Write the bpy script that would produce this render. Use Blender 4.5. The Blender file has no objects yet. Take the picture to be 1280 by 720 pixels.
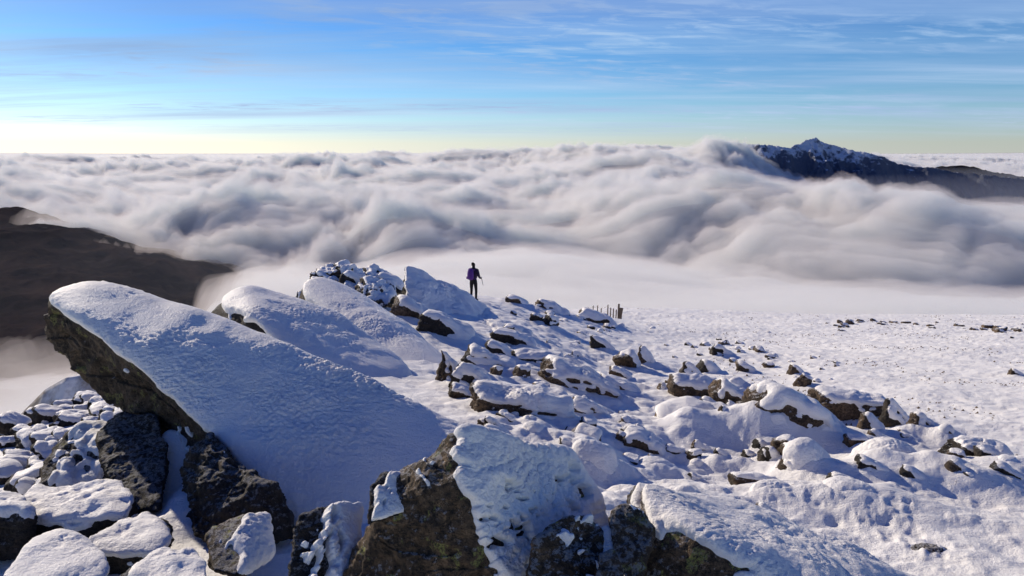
import bpy, bmesh, math, time
import numpy as np
from mathutils import Vector
T0 = time.time()
sc = bpy.context.scene
COL = sc.collection
rng = np.random.default_rng(7)

# ------------------------------------------------------------------ camera
FPX = 924.0
PITCH = math.radians(10.4)
CP, SP = math.cos(PITCH), math.sin(PITCH)
cam_d = bpy.data.cameras.new('camera')
cam = bpy.data.objects.new('camera', cam_d)
COL.objects.link(cam)
cam.location = (0, 0, 0)
cam.rotation_euler = (math.radians(90) - PITCH, 0, 0)
cam_d.sensor_width = 36
cam_d.lens = FPX / 1280 * 36
cam_d.clip_start = 0.1
cam_d.clip_end = 600000
sc.camera = cam


def at(px, py, Y):
    """the point of the place that stands Y metres ahead under photo pixel px, py"""
    dx, dy = (px - 640) / FPX, (360 - py) / FPX
    ry, rz = CP + dy * SP, -SP + dy * CP
    return np.array([dx / ry * Y, Y, rz / ry * Y])


def uv_of(px, py):
    dx, dy = (px - 640) / FPX, (360 - py) / FPX
    ry, rz = CP + dy * SP, -SP + dy * CP
    return dx / ry, rz / ry


# ------------------------------------------------------------------ noise
_P = np.random.default_rng(3).permutation(4096).astype(np.int64)


def _h(ix, iy, iz):
    return _P[(_P[(_P[ix & 4095] + iy) & 4095] + iz) & 4095]


_G = np.random.default_rng(5).normal(size=(4096, 3))
_G /= np.linalg.norm(_G, axis=1)[:, None]
_G = _G.astype(np.float32)


def perlin3(x, y, z):
    x, y, z = np.broadcast_arrays(x, y, z)
    fx, fy, fz = np.floor(x), np.floor(y), np.floor(z)
    ix, iy, iz = fx.astype(np.int64), fy.astype(np.int64), fz.astype(np.int64)
    x, y, z = (x - fx).astype(np.float32), (y - fy).astype(np.float32), (z - fz).astype(np.float32)
    f = lambda t: t * t * t * (t * (t * 6 - 15) + 10)
    u, v, w = f(x), f(y), f(z)
    def g(a, b, c):
        G = _G[_h(ix + a, iy + b, iz + c)]
        return G[..., 0] * (x - a) + G[..., 1] * (y - b) + G[..., 2] * (z - c)
    L = lambda a, b, t: a + t * (b - a)
    return 1.6 * L(L(L(g(0, 0, 0), g(1, 0, 0), u), L(g(0, 1, 0), g(1, 1, 0), u), v),
                   L(L(g(0, 0, 1), g(1, 0, 1), u), L(g(0, 1, 1), g(1, 1, 1), u), v), w)


def perlin2(x, y, seed=0):
    x, y = np.broadcast_arrays(x, y)
    fx, fy = np.floor(x), np.floor(y)
    ix, iy = fx.astype(np.int64), fy.astype(np.int64)
    x, y = (x - fx).astype(np.float32), (y - fy).astype(np.float32)
    f = lambda t: t * t * t * (t * (t * 6 - 15) + 10)
    u, v = f(x), f(y)
    def g(a, b):
        an = _h(ix + a, iy + b, np.int64(seed)).astype(np.float32) * (2 * math.pi / 4096)
        return np.cos(an) * (x - a) + np.sin(an) * (y - b)
    L = lambda a, b, t: a + t * (b - a)
    return 1.5 * L(L(g(0, 0), g(1, 0), u), L(g(0, 1), g(1, 1), u), v)


def fbm2(x, y, o=4, seed=0, gain=.5, lac=2.03, mode='n'):
    s, a, n = 0, 1.0, 0
    for k in range(o):
        p = perlin2(x, y, seed + 17 * k)
        if mode == 'b': p = np.abs(p) * 2 - .55          # rounded humps, sharp valleys
        if mode == 'r': p = .55 - np.abs(p) * 2          # sharp ridges
        s = s + a * p; n += a; a *= gain
        x, y = x * lac * .8 - y * lac * .6 + 3.1, x * lac * .6 + y * lac * .8 + 1.7
    return s / n


def fbm3(p, o=4, gain=.5, ridge=False):
    s, a, n = 0, 1.0, 0
    for k in range(o):
        q = perlin3(p[:, 0], p[:, 1], p[:, 2])
        if ridge: q = .5 - np.abs(q) * 1.8
        s = s + a * q; n += a; a *= gain; p = p * 2.07 + 11.3
    return s / n


def sst(a, b, x):
    t = np.clip((x - a) / (b - a), 0, 1)
    return t * t * (3 - 2 * t)


class RBF:
    """thin-plate surface through scattered control values"""
    def __init__(self, pts, vals, smooth=1e-3):
        self.p = np.array(pts, float); n = len(self.p)
        K = self.k(self.p[:, None, :] - self.p[None]) + smooth * np.eye(n)
        Q = np.c_[np.ones(n), self.p]
        A = np.block([[K, Q], [Q.T, np.zeros((3, 3))]])
        self.w = np.linalg.solve(A, np.r_[np.array(vals, float), np.zeros(3)])
    def k(self, d):
        r2 = (d ** 2).sum(-1)
        return .5 * r2 * np.log(r2 + 1e-9)
    def __call__(self, a, b):
        a, b = np.broadcast_arrays(a, b); sh = a.shape; a, b = a.ravel(), b.ravel()
        out = np.full(a.shape, self.w[-3]) + self.w[-2] * a + self.w[-1] * b
        for i, (c, d) in enumerate(self.p):
            r2 = (a - c) ** 2 + (b - d) ** 2
            out += self.w[i] * .5 * r2 * np.log(r2 + 1e-9)
        return out.reshape(sh)


# ------------------------------------------------------------------ mesh helpers
def mesh_from(name, v, f, mat, smooth=True):
    me = bpy.data.meshes.new(name)
    v = np.ascontiguousarray(v, dtype=np.float32); f = np.ascontiguousarray(f, dtype=np.int32)
    k = f.shape[1]
    me.vertices.add(len(v)); me.vertices.foreach_set('co', v.ravel())
    me.loops.add(f.size); me.loops.foreach_set('vertex_index', f.ravel())
    me.polygons.add(len(f))
    me.polygons.foreach_set('loop_start', np.arange(0, f.size, k, dtype=np.int32))
    if smooth: me.polygons.foreach_set('use_smooth', np.ones(len(f), dtype=bool))
    me.update(calc_edges=True)
    me.materials.append(mat)
    return me


def link(name, me, parent=None, loc=None):
    o = bpy.data.objects.new(name, me); COL.objects.link(o)
    if loc is not None: o.location = loc
    if parent is not None: o.parent = parent
    return o


def tag(o, label=None, cat=None, group=None, kind=None):
    if label: o['label'] = label
    if cat: o['category'] = cat
    if group: o['group'] = group
    if kind: o['kind'] = kind
    return o


def grid_faces(nr, nc):
    i = np.arange(nr * nc).reshape(nr, nc)
    return np.stack([i[:-1, :-1], i[:-1, 1:], i[1:, 1:], i[1:, :-1]], -1).reshape(-1, 4)


def attr(me, name, vals):
    a = me.attributes.new(name, 'FLOAT', 'POINT')
    a.data.foreach_set('value', np.ascontiguousarray(vals, dtype=np.float32).ravel())


# ------------------------------------------------------------------ materials
class NT:
    def __init__(s, name, vol=False):
        s.m = bpy.data.materials.new(name); s.m.use_nodes = True
        s.t = s.m.node_tree; s.t.nodes.clear()
        s.out = s.n('OutputMaterial')
    def n(s, kind, **kw):
        nd = s.t.nodes.new('ShaderNode' + kind)
        for k, v in kw.items(): setattr(nd, k, v)
        return nd
    def l(s, a, b): s.t.links.new(a, b)
    def put(s, sock, v):
        if hasattr(v, 'is_output'): s.l(v, sock)
        else: sock.default_value = v
    def noise(s, vec, scale, detail=4, rough=.55, dist=0, out=0):
        nd = s.n('TexNoise'); s.l(vec, nd.inputs['Vector'])
        nd.inputs['Scale'].default_value = scale; nd.inputs['Detail'].default_value = detail
        nd.inputs['Roughness'].default_value = rough; nd.inputs['Distortion'].default_value = dist
        return nd.outputs[out]
    def ramp(s, fac, stops):
        nd = s.n('ValToRGB'); s.l(fac, nd.inputs[0]); e = nd.color_ramp.elements
        while len(e) < len(stops): e.new(.5)
        for i, (p, c) in enumerate(stops):
            e[i].position = p; e[i].color = (c, c, c, 1) if isinstance(c, (int, float)) else (*c, 1)
        return nd.outputs[0]
    def math(s, op, a, b=0, clamp=False):
        nd = s.n('Math', operation=op, use_clamp=clamp); s.put(nd.inputs[0], a); s.put(nd.inputs[1], b)
        return nd.outputs[0]
    def mix(s, f, a, b, blend='MIX'):
        nd = s.n('MixRGB', blend_type=blend)
        s.put(nd.inputs[0], f)
        for i, v in ((1, a), (2, b)): s.put(nd.inputs[i], v if hasattr(v, 'is_output') else (*v, 1))
        return nd.outputs[0]
    def bump(s, h, strength, dist, prev=None):
        nd = s.n('Bump'); s.l(h, nd.inputs['Height']); nd.inputs['Strength'].default_value = strength
        nd.inputs['Distance'].default_value = dist
        if prev is not None: s.l(prev, nd.inputs['Normal'])
        return nd.outputs[0]
    def bsdf(s, col, rough=.8, normal=None, spec=.3):
        b = s.n('BsdfPrincipled'); s.put(b.inputs['Base Color'], col if hasattr(col, 'is_output') else (*col, 1))
        s.put(b.inputs['Roughness'], rough); b.inputs['Specular IOR Level'].default_value = spec
        if normal is not None: s.l(normal, b.inputs['Normal'])
        return b


def snow_mat(name, specks=0.0, tint=(.97, .945, .91)):
    s = NT(name); co = s.n('NewGeometry').outputs['Position']
    fine = s.noise(co, 38, 5, .65); med = s.noise(co, 6, 4, .6); crust = s.noise(co, 120, 3, .6)
    mp = s.n('Mapping'); s.l(co, mp.inputs[0]); mp.inputs['Rotation'].default_value = (0, .25, .35); mp.inputs['Scale'].default_value = (1.2, 7, 4)
    rip = s.noise(mp.outputs[0], 1.6, 5, .6)
    rime = s.math('MULTIPLY', s.noise(co, 15, 6, .68), s.ramp(s.noise(co, .8, 4, .6), [(.35, .25), (.65, 1.0)]))
    nrm = s.bump(rip, .35, .06); nrm = s.bump(med, .25, .05, nrm); nrm = s.bump(rime, .45, .05, nrm); nrm = s.bump(fine, .75, .025, nrm); nrm = s.bump(crust, .5, .005, nrm)
    col = s.mix(s.ramp(s.noise(co, 1.3, 5, .6), [(.35, 0.0), (.7, 1.0)]), (.91, .90, .90), tint)
    if specks:
        sp = s.noise(co, 9, 6, .72)
        big = s.noise(co, .35, 4, .6)
        m = s.math('MULTIPLY', s.ramp(sp, [(.60, 0.0), (.67, 1.0)]), s.ramp(big, [(.42, 0.0), (.62, 1.0)]))
        at_ = s.n('Attribute', attribute_name='speck')
        m = s.math('MULTIPLY', m, at_.outputs['Fac'])
        col = s.mix(s.math('MULTIPLY', m, specks), col, (.20, .14, .09))
    b = s.bsdf(col, .55, nrm, .25)
    s.l(b.outputs[0], s.out.inputs[0]); return s.m


def rock_mat(name, base=(.036, .027, .020), hi=(.23, .165, .11), lichen=.5, frost=.6, sc=1.0):
    s = NT(name); tc = s.n('NewGeometry'); co = tc.outputs['Position']
    a = s.noise(co, 2.2 * sc, 8, .68); b = s.noise(co, 14 * sc, 8, .72); c = s.noise(co, 55 * sc, 5, .7)
    v = s.n('TexVoronoi', feature='DISTANCE_TO_EDGE'); v.inputs['Scale'].default_value = 2.3 * sc
    wv = s.n('VectorMath', operation='ADD'); s.l(co, wv.inputs[0]); s.l(s.noise(co, 3.0 * sc, 5, .65, out=1), wv.inputs[1])
    s.l(wv.outputs[0], v.inputs['Vector'])
    crack = s.ramp(v.outputs['Distance'], [(0.0, 0.0), (.035, 1.0)])
    col = s.mix(s.ramp(b, [(.36, 0.0), (.66, 1.0)]), base, hi)
    col = s.mix(s.ramp(a, [(.38, 0.0), (.62, .75)]), col, tuple(x * .45 for x in base))
    col = s.mix(s.ramp(c, [(.35, .55), (.5, 0.0)]), col, (.018, .015, .013))
    # rusty and grey stains
    col = s.mix(s.ramp(s.noise(co, 3.7 * sc, 5, .6), [(.56, 0.0), (.68, .45)]), col, (.17, .105, .06))
    if lichen:
        l = s.math('MULTIPLY', s.ramp(s.noise(co, 4.6 * sc, 3, .6), [(.585, 0.0), (.62, 1.0)]), s.ramp(s.noise(co, 40 * sc, 4, .7), [(.42, 0.0), (.55, 1.0)]))
        col = s.mix(s.math('MULTIPLY', l, lichen), col, (.36, .37, .11))
    nz = s.n('SeparateXYZ'); s.l(tc.outputs['Normal'], nz.inputs[0])
    fr = s.math('ADD', s.math('MULTIPLY', nz.outputs['Z'], .30), b)
    fr = s.ramp(s.math('ADD', fr, s.math('MULTIPLY', c, .25)), [(.84, 0.0), (.92, 1.0)])
    col = s.mix(s.math('MULTIPLY', fr, frost), col, (.78, .81, .86))
    col = s.mix(crack, (.012, .010, .009), col)
    hgt = s.math('ADD', s.math('MULTIPLY', a, .6), s.math('MULTIPLY', b, .4))
    n1 = s.bump(hgt, 1.0, .16 / sc); n1 = s.bump(c, 1.0, .025 / sc, n1); n1 = s.bump(crack, .5, .02 / sc, n1)
    bb = s.bsdf(col, .82, n1, .35)
    s.l(bb.outputs[0], s.out.inputs[0]); return s.m


def plain(name, col, rough=.8, var=.3, scale=20):
    s = NT(name); co = s.n('TexCoord').outputs['Object']
    c = s.mix(s.noise(co, scale, 4, .6), tuple(x * (1 - var) for x in col), tuple(min(1, x * (1 + var)) for x in col))
    b = s.bsdf(c, rough, s.bump(s.noise(co, scale * 3, 3, .6), .3, .01), .3)
    s.l(b.outputs[0], s.out.inputs[0]); return s.m


M_SNOW = snow_mat('wind_packed_snow')
M_GROUND = snow_mat('ground_snow', specks=.85)
M_ROCK = rock_mat('volcanic_rock', frost=.3)
M_ROCKWARM = rock_mat('brown_volcanic_rock', base=(.05, .034, .022), hi=(.32, .22, .14), lichen=0, frost=.5, sc=1.4)
M_ROCKLICH = rock_mat('lichened_rock', base=(.04, .03, .022), hi=(.42, .28, .16), lichen=.85, frost=.4, sc=1.3)
M_ROCKDARK = rock_mat('dark_rock', base=(.03, .026, .024), hi=(.10, .08, .062), lichen=0, frost=.25, sc=1.2)

# ------------------------------------------------------------------ light
SUN_EL, SUN_AZ = math.radians(24.0), math.radians(-47)
sun_d = bpy.data.lights.new('sun', 'SUN'); sun_d.energy = 5.0; sun_d.angle = math.radians(.6); sun_d.color = (1.0, .875, .70)
sun = bpy.data.objects.new('sun', sun_d); COL.objects.link(sun)
sdir = Vector((math.sin(SUN_AZ) * math.cos(SUN_EL), math.cos(SUN_AZ) * math.cos(SUN_EL), math.sin(SUN_EL)))
sun.rotation_euler = sdir.to_track_quat('Z', 'Y').to_euler()
sun.location = sdir * 50

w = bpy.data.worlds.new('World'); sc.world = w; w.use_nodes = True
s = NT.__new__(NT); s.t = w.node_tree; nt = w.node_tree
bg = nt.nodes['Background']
co = s.n('TexCoord').outputs['Generated']
sx = s.n('SeparateXYZ'); s.l(co, sx.inputs[0])
X, Y, Z = sx.outputs
zc = s.math('MAXIMUM', Z, .012)
cx = s.n('CombineXYZ'); s.l(X, cx.inputs[0]); s.l(Y, cx.inputs[1]); s.l(zc, cx.inputs[2])
sky = s.n('TexSky', sky_type='NISHITA'); sky.sun_disc = False
sky.sun_elevation = SUN_EL; sky.sun_rotation = SUN_AZ
sky.altitude = 900; sky.air_density = 1.0; sky.dust_density = .35; sky.ozone_density = 3.0
s.l(cx.outputs[0], sky.inputs['Vector'])
hs = s.n('HueSaturation'); hs.inputs['Saturation'].default_value = 1.25; hs.inputs['Value'].default_value = 1.0
s.l(sky.outputs[0], hs.inputs['Color'])
# thin high cloud, laid out on a flat sheet far overhead
px_ = s.math('DIVIDE', X, s.math('ADD', zc, .05)); py_ = s.math('DIVIDE', Y, s.math('ADD', zc, .05))
def sheet(ax, ay, rot, dx=0):
    c_, s_ = math.cos(rot), math.sin(rot)
    u = s.math('ADD', s.math('MULTIPLY', px_, c_), s.math('MULTIPLY', py_, s_))
    v = s.math('SUBTRACT', s.math('MULTIPLY', py_, c_), s.math('MULTIPLY', px_, s_))
    k = s.n('CombineXYZ'); s.l(s.math('MULTIPLY', u, ax), k.inputs[0]); s.l(s.math('MULTIPLY', v, ay), k.inputs[1]); k.inputs[2].default_value = dx
    return k.outputs[0]
veil = s.ramp(s.noise(sheet(.16, .34, .12, 2.0), 1.0, 7, .60, .6), [(.43, 0.0), (.68, 1.0)])
streak = s.ramp(s.noise(sheet(.10, 1.1, -.10, 5.0), 1.0, 7, .62, .5), [(.46, 0.0), (.66, 1.0)])
fleck = s.math('MULTIPLY', s.ramp(s.noise(sheet(2.2, 4.2, .25, 1.0), 1.0, 6, .62, .4), [(.47, 0.0), (.66, 1.0)]),
               s.ramp(s.noise(sheet(.28, .6, .3, 9.0), 1.0, 4, .5), [(.47, 0.0), (.60, 1.0)]))
cl = s.math('ADD', s.math('MULTIPLY', veil, .62), s.math('MULTIPLY', streak, .5))
cl = s.math('ADD', cl, s.math('MULTIPLY', fleck, .62), True)
cl = s.math('MULTIPLY', cl, s.ramp(Z, [(.012, 0.0), (.055, 1.0)]))
ccol = s.ramp(s.noise(sheet(.3, .6, 0, 4), 1.0, 4, .5), [(.35, (5.2, 5.6, 6.6)), (.65, (7.6, 7.6, 7.8))])
fin = s.mix(cl, hs.outputs[0], ccol)
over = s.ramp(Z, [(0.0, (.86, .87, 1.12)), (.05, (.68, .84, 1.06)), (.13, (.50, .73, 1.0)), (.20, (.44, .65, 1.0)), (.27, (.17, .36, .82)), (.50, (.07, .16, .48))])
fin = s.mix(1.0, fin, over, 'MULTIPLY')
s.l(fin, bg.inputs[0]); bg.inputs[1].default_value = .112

# ------------------------------------------------------------------ ground heights
def plane_t(Yv):
    Yv = np.asarray(Yv, float)
    return -(.158 + 3.1 / Yv + .000343 * Yv)


GC = [  # photo pixel, distance
    (600, 377, 31), (560, 392, 27), (500, 392, 25), (545, 400, 24), (640, 384, 35), (665, 380, 40), (700, 392, 45), (735, 396, 52), (770, 407, 58),
    (640, 410, 25), (620, 440, 19), (700, 430, 24), (760, 440, 26.5), (690, 460, 19.5), (800, 470, 22),
    (560, 490, 13.5), (640, 500, 13), (600, 560, 9), (700, 560, 9.8), (650, 530, 10.5), (700, 500, 14), (800, 540, 11.8), (820, 600, 8.6),
    (450, 480, 12.5), (400, 440, 15), (450, 420, 18), (500, 450, 16), (430, 375, 22), (400, 372, 21), (470, 395, 21),
    (800, 700, 6.0), (700, 640, 6.9), (500, 775, 5.6), (350, 735, 6.2), (200, 740, 5.9), (60, 790, 5.4),
    (100, 672, 7.6), (20, 695, 7.2), (200, 642, 8.4), (300, 570, 10), (60, 590, 11), (110, 522, 15), (75, 515, 17), (20, 538, 17),
    (150, 520, 19), (-100, 560, 15), (-250, 620, 11), (0, 640, 22), (200, 560, 30), (330, 480, 28), (370, 420, 30), (440, 400, 40), (520, 400, 50), (620, 404, 70),
    (-300, 720, 7), (0, 900, 45), (300, 700, 60), (500, 520, 90), (720, 425, 110),
]
gp, gv = [], []
for px, py, d in GC:
    u, t = uv_of(px, py); gp.append((u, 1.1 * math.log(d))); gv.append(t - plane_t(d))
for u, ds in ((.30, (3, 5, 7, 10, 14, 20, 30, 50, 90, 200, 400)), (.55, (3, 5, 8, 14, 30, 70, 200, 400)), (.9, (3, 8, 30, 100, 400)), (0, (2.2, 3.2)), (-.6, (2.2,)), (.18, (35, 55, 90, 200, 400)), (.16, (9, 14))):
    for d in ds: gp.append((u, 1.1 * math.log(d))); gv.append(0)
G_RBF = RBF(gp, gv, 2e-3)


def ground_t(u, d): return plane_t(d) + G_RBF(u, 1.1 * np.log(d))


def find_Y(px, py, lo=3.5, hi=95.0):
    """distance at which the bare ground is met under a photo pixel"""
    u, t = uv_of(px, py)
    d = np.exp(np.linspace(math.log(lo), math.log(hi), 900))
    g = ground_t(np.full_like(d, u), d) - t
    k = np.where(g >= 0)[0]
    if len(k) == 0: return float(d[np.argmax(g)])
    return float(d[k[0]])


# ------------------------------------------------------------------ rocks
_ICO = {}
def ico(level):
    if level not in _ICO:
        bm = bmesh.new(); bmesh.ops.create_icosphere(bm, subdivisions=level, radius=1.0)
        bm.verts.ensure_lookup_table()
        v = np.array([x.co[:] for x in bm.verts]); v /= np.linalg.norm(v, axis=1)[:, None]
        f = np.array([[x.index for x in q.verts] for q in bm.faces])
        e = np.array([[x.verts[0].index, x.verts[1].index] for x in bm.edges])
        bm.free()
        _ICO[level] = (v, f, e)
    return _ICO[level]


def lap(x, e, it, w_=1.0):
    n = len(x); deg = np.bincount(e.ravel(), minlength=n).astype(float)
    for _ in range(it):
        s_ = np.empty_like(x)
        for c in range(x.shape[1]):
            s_[:, c] = np.bincount(e[:, 0], x[e[:, 1], c], n) + np.bincount(e[:, 1], x[e[:, 0], c], n)
        x = x * (1 - w_) + w_ * s_ / deg[:, None]
    return x


def normals(v, f):
    a, b, c = v[f[:, 0]], v[f[:, 1]], v[f[:, 2]]
    fn = np.cross(b - a, c - a); n = np.zeros_like(v)
    for k in range(3):
        for j in range(3): n[:, j] += np.bincount(f[:, k], fn[:, j], len(v))
    return n / (np.linalg.norm(n, axis=1)[:, None] + 1e-12)


def hull_planes(p):
    bm = bmesh.new()
    for q in p: bm.verts.new(q)
    bmesh.ops.convex_hull(bm, input=bm.verts)
    bm.normal_update(); out = []
    for f in bm.faces:
        n = np.array(f.normal[:]); c = float(n @ np.array(f.verts[0].co[:]))
        if c < 0: n, c = -n, -c
        if c > 1e-3 and not any(abs(n @ m - 1) < 2e-3 and abs(c - k) < 2e-3 for m, k in out): out.append((n, c))
    bm.free(); return out


SNOW_DIR = np.array([.50, -.02, .86]); SNOW_DIR /= np.linalg.norm(SNOW_DIR)
BUMPS = []      # drifts banked against each rock: x, y, radius x, radius y, height


def rock(name, pts, label, cat='boulder', group=None, level=5, p=16, rough=.05, mat=None, thr=.42, soft=.30, thick=.08,
         seed=0, sdir_=None, grain=1.0, bank=.25, smooth_it=None, crag=1.0, capcover=None, under=.6):
    pts = np.array(pts, float)
    mn, mx = pts.min(0), pts.max(0); c = pts.mean(0) * .5 + (mn + mx) * .25; h = (mx - mn) / 2
    pl = hull_planes((pts - c) / h)
    d, f, e = ico(level)
    inv = np.zeros(len(d))
    for n, k in pl: inv += (np.maximum(d @ n, 0) / k) ** p
    r = inv ** (-1 / p)
    size = float(np.cbrt(h.prod())) * 2
    P = d * r[:, None] * h + c
    N = normals(P, f)
    q = P / size * 1.6 + seed * 7.31
    # layered crags + knobbly noise + fine chips
    disp = fbm3(q * .9, 3, .5) * 1.3 + fbm3(q * 2.2 + 5, 4, .55, True) * .8 * crag + fbm3(q * 7 + 9, 4, .6) * .30
    st = perlin3(q[:, 0] * .6, q[:, 1] * .8, q[:, 2] * 4.5)
    disp = disp + np.round(st * 3) / 3 * .35 * crag
    sd0 = SNOW_DIR if sdir_ is None else np.array(sdir_, float) / np.linalg.norm(sdir_)
    P = P + N * (disp * rough * size * (1 + under * sst(.35, -.1, N @ sd0)))[:, None]
    o = (float(c[0]), float(c[1]), float(mn[2]))
    oc = np.array(o)
    me = mesh_from(name, P - oc, f, mat or M_ROCK)
    ob = link(name, me, None, o)
    tag(ob, label, cat, group)
    # snow blown on from one side, as a shell with its own thickness
    if thick > 0:
        edge = 2.1 * size / math.sqrt(len(d))
        it = smooth_it if smooth_it is not None else max(2, min(60, int((thick * .9 / edge) ** 2)))
        Q = lap(P, e, it, .7) if it else P
        NQ = normals(Q, f)
        sd = SNOW_DIR if sdir_ is None else np.array(sdir_, float) / np.linalg.norm(sdir_)
        m = NQ @ sd - thr + fbm3(P * (1.7 / max(size, .35)) * 1.8 + seed, 4, .6) * .22 * grain + fbm3(P * 18 / max(.5, size ** .5) + seed, 2) * .07 * grain
        if capcover is not None: m = m + capcover(P)
        m = lap(m[:, None], e, 2, .6)[:, 0]
        w_ = sst(0, soft, m)
        tk = thick * (w_ ** .6) * (1 + .35 * fbm3(Q / size * 3 + seed + 3, 3))
        gr = fbm3(P * 20, 4, .65) * .022 * min(1, size) * grain * w_ * (.15 + 1.1 * sst(-.25, .35, fbm3(P * 1.1 + seed, 3)))
        S = P * (1 - w_[:, None] * .92) + Q * (w_[:, None] * .92)
        S = S + NQ * (tk * .55 + gr)[:, None] + sd * (tk * .45)[:, None] - NQ * ((1 - w_) ** 2 * .25 * thick)[:, None]
        keep = (m[f] > -.06).any(1)
        if keep.sum() > 8:
            fk = f[keep]; lab_ = islands(fk, len(P)); fl = lab_[fk[:, 0]]
            ids, cnt = np.unique(fl, return_counts=True)
            for a_ in ids[cnt > max(6, .03 * cnt.sum())]:
                ff = fk[fl == a_]; used = np.unique(ff); rm = np.full(len(P), -1); rm[used] = np.arange(len(used))
                link('snow_cap', mesh_from('snow_cap', S[used] - oc, rm[ff], M_SNOW), ob)
    if bank:
        BUMPS.append((c[0] + .25 * h[0], c[1], h[0] * 1.45 + .05, h[1] * 1.45 + .05, bank * h[2] * 2))
    return ob


def islands(f, n):
    """label of the connected patch each vertex belongs to"""
    L = np.arange(n); e = np.concatenate([f[:, :2], f[:, 1:]])
    while True:
        m = np.minimum(L[e[:, 0]], L[e[:, 1]]); M = L.copy()
        np.minimum.at(M, L[e[:, 0]], m); np.minimum.at(M, L[e[:, 1]], m); np.minimum.at(M, e[:, 0], m); np.minimum.at(M, e[:, 1], m)
        M = M[M]; M = M[M]
        if (M == L).all(): return L
        L = M


def px_pts(L): return [at(*q) for q in L]


# ---- the big rocks, laid out corner by corner
rock('leaning_slab', px_pts([(50, 374, 9.7), (58, 360, 9.9), (96, 349, 10.0), (150, 356, 10.1), (250, 400, 9.7), (400, 452, 9.2), (560, 515, 8.6), (660, 566, 8.2),
     (92, 400, 9.3), (150, 430, 8.9), (200, 466, 8.6), (290, 560, 8.05), (360, 640, 7.4), (460, 735, 6.8), (600, 720, 7.0),
     (46, 392, 9.9), (72, 445, 10.1), (122, 497, 9.9), (175, 528, 9.7), (225, 540, 9.4), (330, 640, 8.8), (90, 400, 11.0), (300, 520, 11.0), (600, 660, 8.8)]),
     'huge snow-covered slab leaning up to the left, its blunt tip jutting over dark rubble', 'boulder', level=8, p=26, rough=.018, grain=1.4, thr=.36, soft=.26,
     thick=.10, seed=1, mat=M_ROCK, bank=0, crag=1.2, under=2.6, smooth_it=30, sdir_=(.30, -.42, .86))
rock('craggy_rock', px_pts([(262, 536, 7.95), (236, 560, 7.7), (224, 600, 7.4), (232, 675, 6.8), (300, 690, 6.7), (372, 665, 6.8), (352, 610, 7.0), (300, 566, 7.6), (262, 560, 7.5), (320, 640, 9), (250, 640, 8.6)]),
     'black craggy rock face breaking out of the snow below the huge leaning slab', level=7, p=30, rough=.06, thr=.95, thick=.03, seed=2, crag=1.3, mat=M_ROCKDARK, bank=0)
rock('craggy_rock', px_pts([(150, 515, 8.9), (196, 520, 8.8), (212, 560, 8.2), (200, 640, 7.3), (160, 640, 7.3), (132, 590, 7.9), (128, 548, 8.5), (190, 600, 9.2), (140, 560, 9.4)]),
     'dark knobbly pillar of rock right under the tip of the leaning slab', level=7, p=30, rough=.055, thr=1.3, thick=.02, seed=3, mat=M_ROCKDARK, bank=.1)
rock('boulder', px_pts([(92, 528, 9.2), (138, 534, 9.3), (150, 580, 8.6), (120, 622, 8.2), (45, 620, 8.2), (60, 575, 8.7), (110, 560, 10), (70, 600, 9.6)]),
     'dark boulder with a hanging patch of snow beside the knobbly pillar', level=6, p=14, rough=.05, thr=.62, thick=.07, seed=4, bank=.15)
rock('boulder', px_pts([(18, 632, 7.2), (45, 612, 7.6), (150, 598, 7.7), (172, 628, 7.2), (160, 648, 6.95), (32, 655, 6.95), (152, 705, 6.9), (34, 710, 6.9), (70, 625, 8.2), (172, 680, 7.3)]),
     'long flat-topped block under thick snow with a dark left end, lower left', level=6, p=20, rough=.07, thr=.58, thick=.055, mat=M_ROCKDARK, crag=1.5, seed=5, bank=.1, sdir_=(.3, -.3, .86))
rock('boulder', px_pts([(-60, 640, 6.8), (-10, 612, 7.2), (30, 620, 7.2), (46, 650, 6.7), (30, 705, 6.75), (-60, 710, 6.7), (0, 650, 8)]),
     'snow-covered boulder cut by the left edge of the photo', level=6, p=12, rough=.05, thr=.58, thick=.055, mat=M_ROCKDARK, crag=1.5, seed=6, bank=.1)
rock('boulder', px_pts([(20, 690, 5.6), (40, 668, 5.9), (85, 662, 6.0), (128, 690, 5.8), (150, 740, 5.2), (-20, 745, 5.1), (60, 700, 6.6)]),
     'rounded mound of snow-capped rock in the bottom left corner', level=6, p=8, rough=.03, thr=.50, thick=.08, seed=7, bank=.1, crag=1.5, sdir_=(.4, -.2, .86))
rock('boulder', px_pts([(105, 676, 6.4), (150, 655, 6.7), (190, 642, 6.9), (215, 668, 6.5), (200, 692, 6.2), (118, 696, 6.2), (202, 740, 6.2), (120, 740, 6.2), (170, 660, 7.1), (112, 700, 6.7)]),
     'angular block with a bright snowy top and brown left side, second row lower left', level=6, p=20, rough=.075, thr=.58, thick=.055, mat=M_ROCKDARK, crag=1.5, seed=8, bank=.1, sdir_=(.3, -.35, .86))
rock('boulder', px_pts([(258, 665, 5.9), (302, 642, 6.1), (332, 644, 6.2), (336, 700, 5.8), (300, 722, 5.4), (262, 712, 5.5), (310, 660, 6.8), (280, 700, 6.6)]),
     'square brown boulder with snow plastered on its right face, foot of the black rock', level=6, p=22, rough=.035, thr=.40, soft=.15, thick=.07, seed=9, mat=M_ROCKLICH, bank=.1, sdir_=(.85, -.1, .35))
rock('boulder', px_pts([(150, 720, 5.2), (190, 690, 5.6), (240, 690, 5.6), (268, 718, 5.3), (260, 750, 5.0), (160, 750, 5.0), (210, 710, 6.0)]),
     'low dark boulder with white lumps of snow at the bottom edge', level=6, p=12, rough=.06, thr=.58, thick=.055, mat=M_ROCKDARK, crag=1.5, seed=10, bank=.1)
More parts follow.
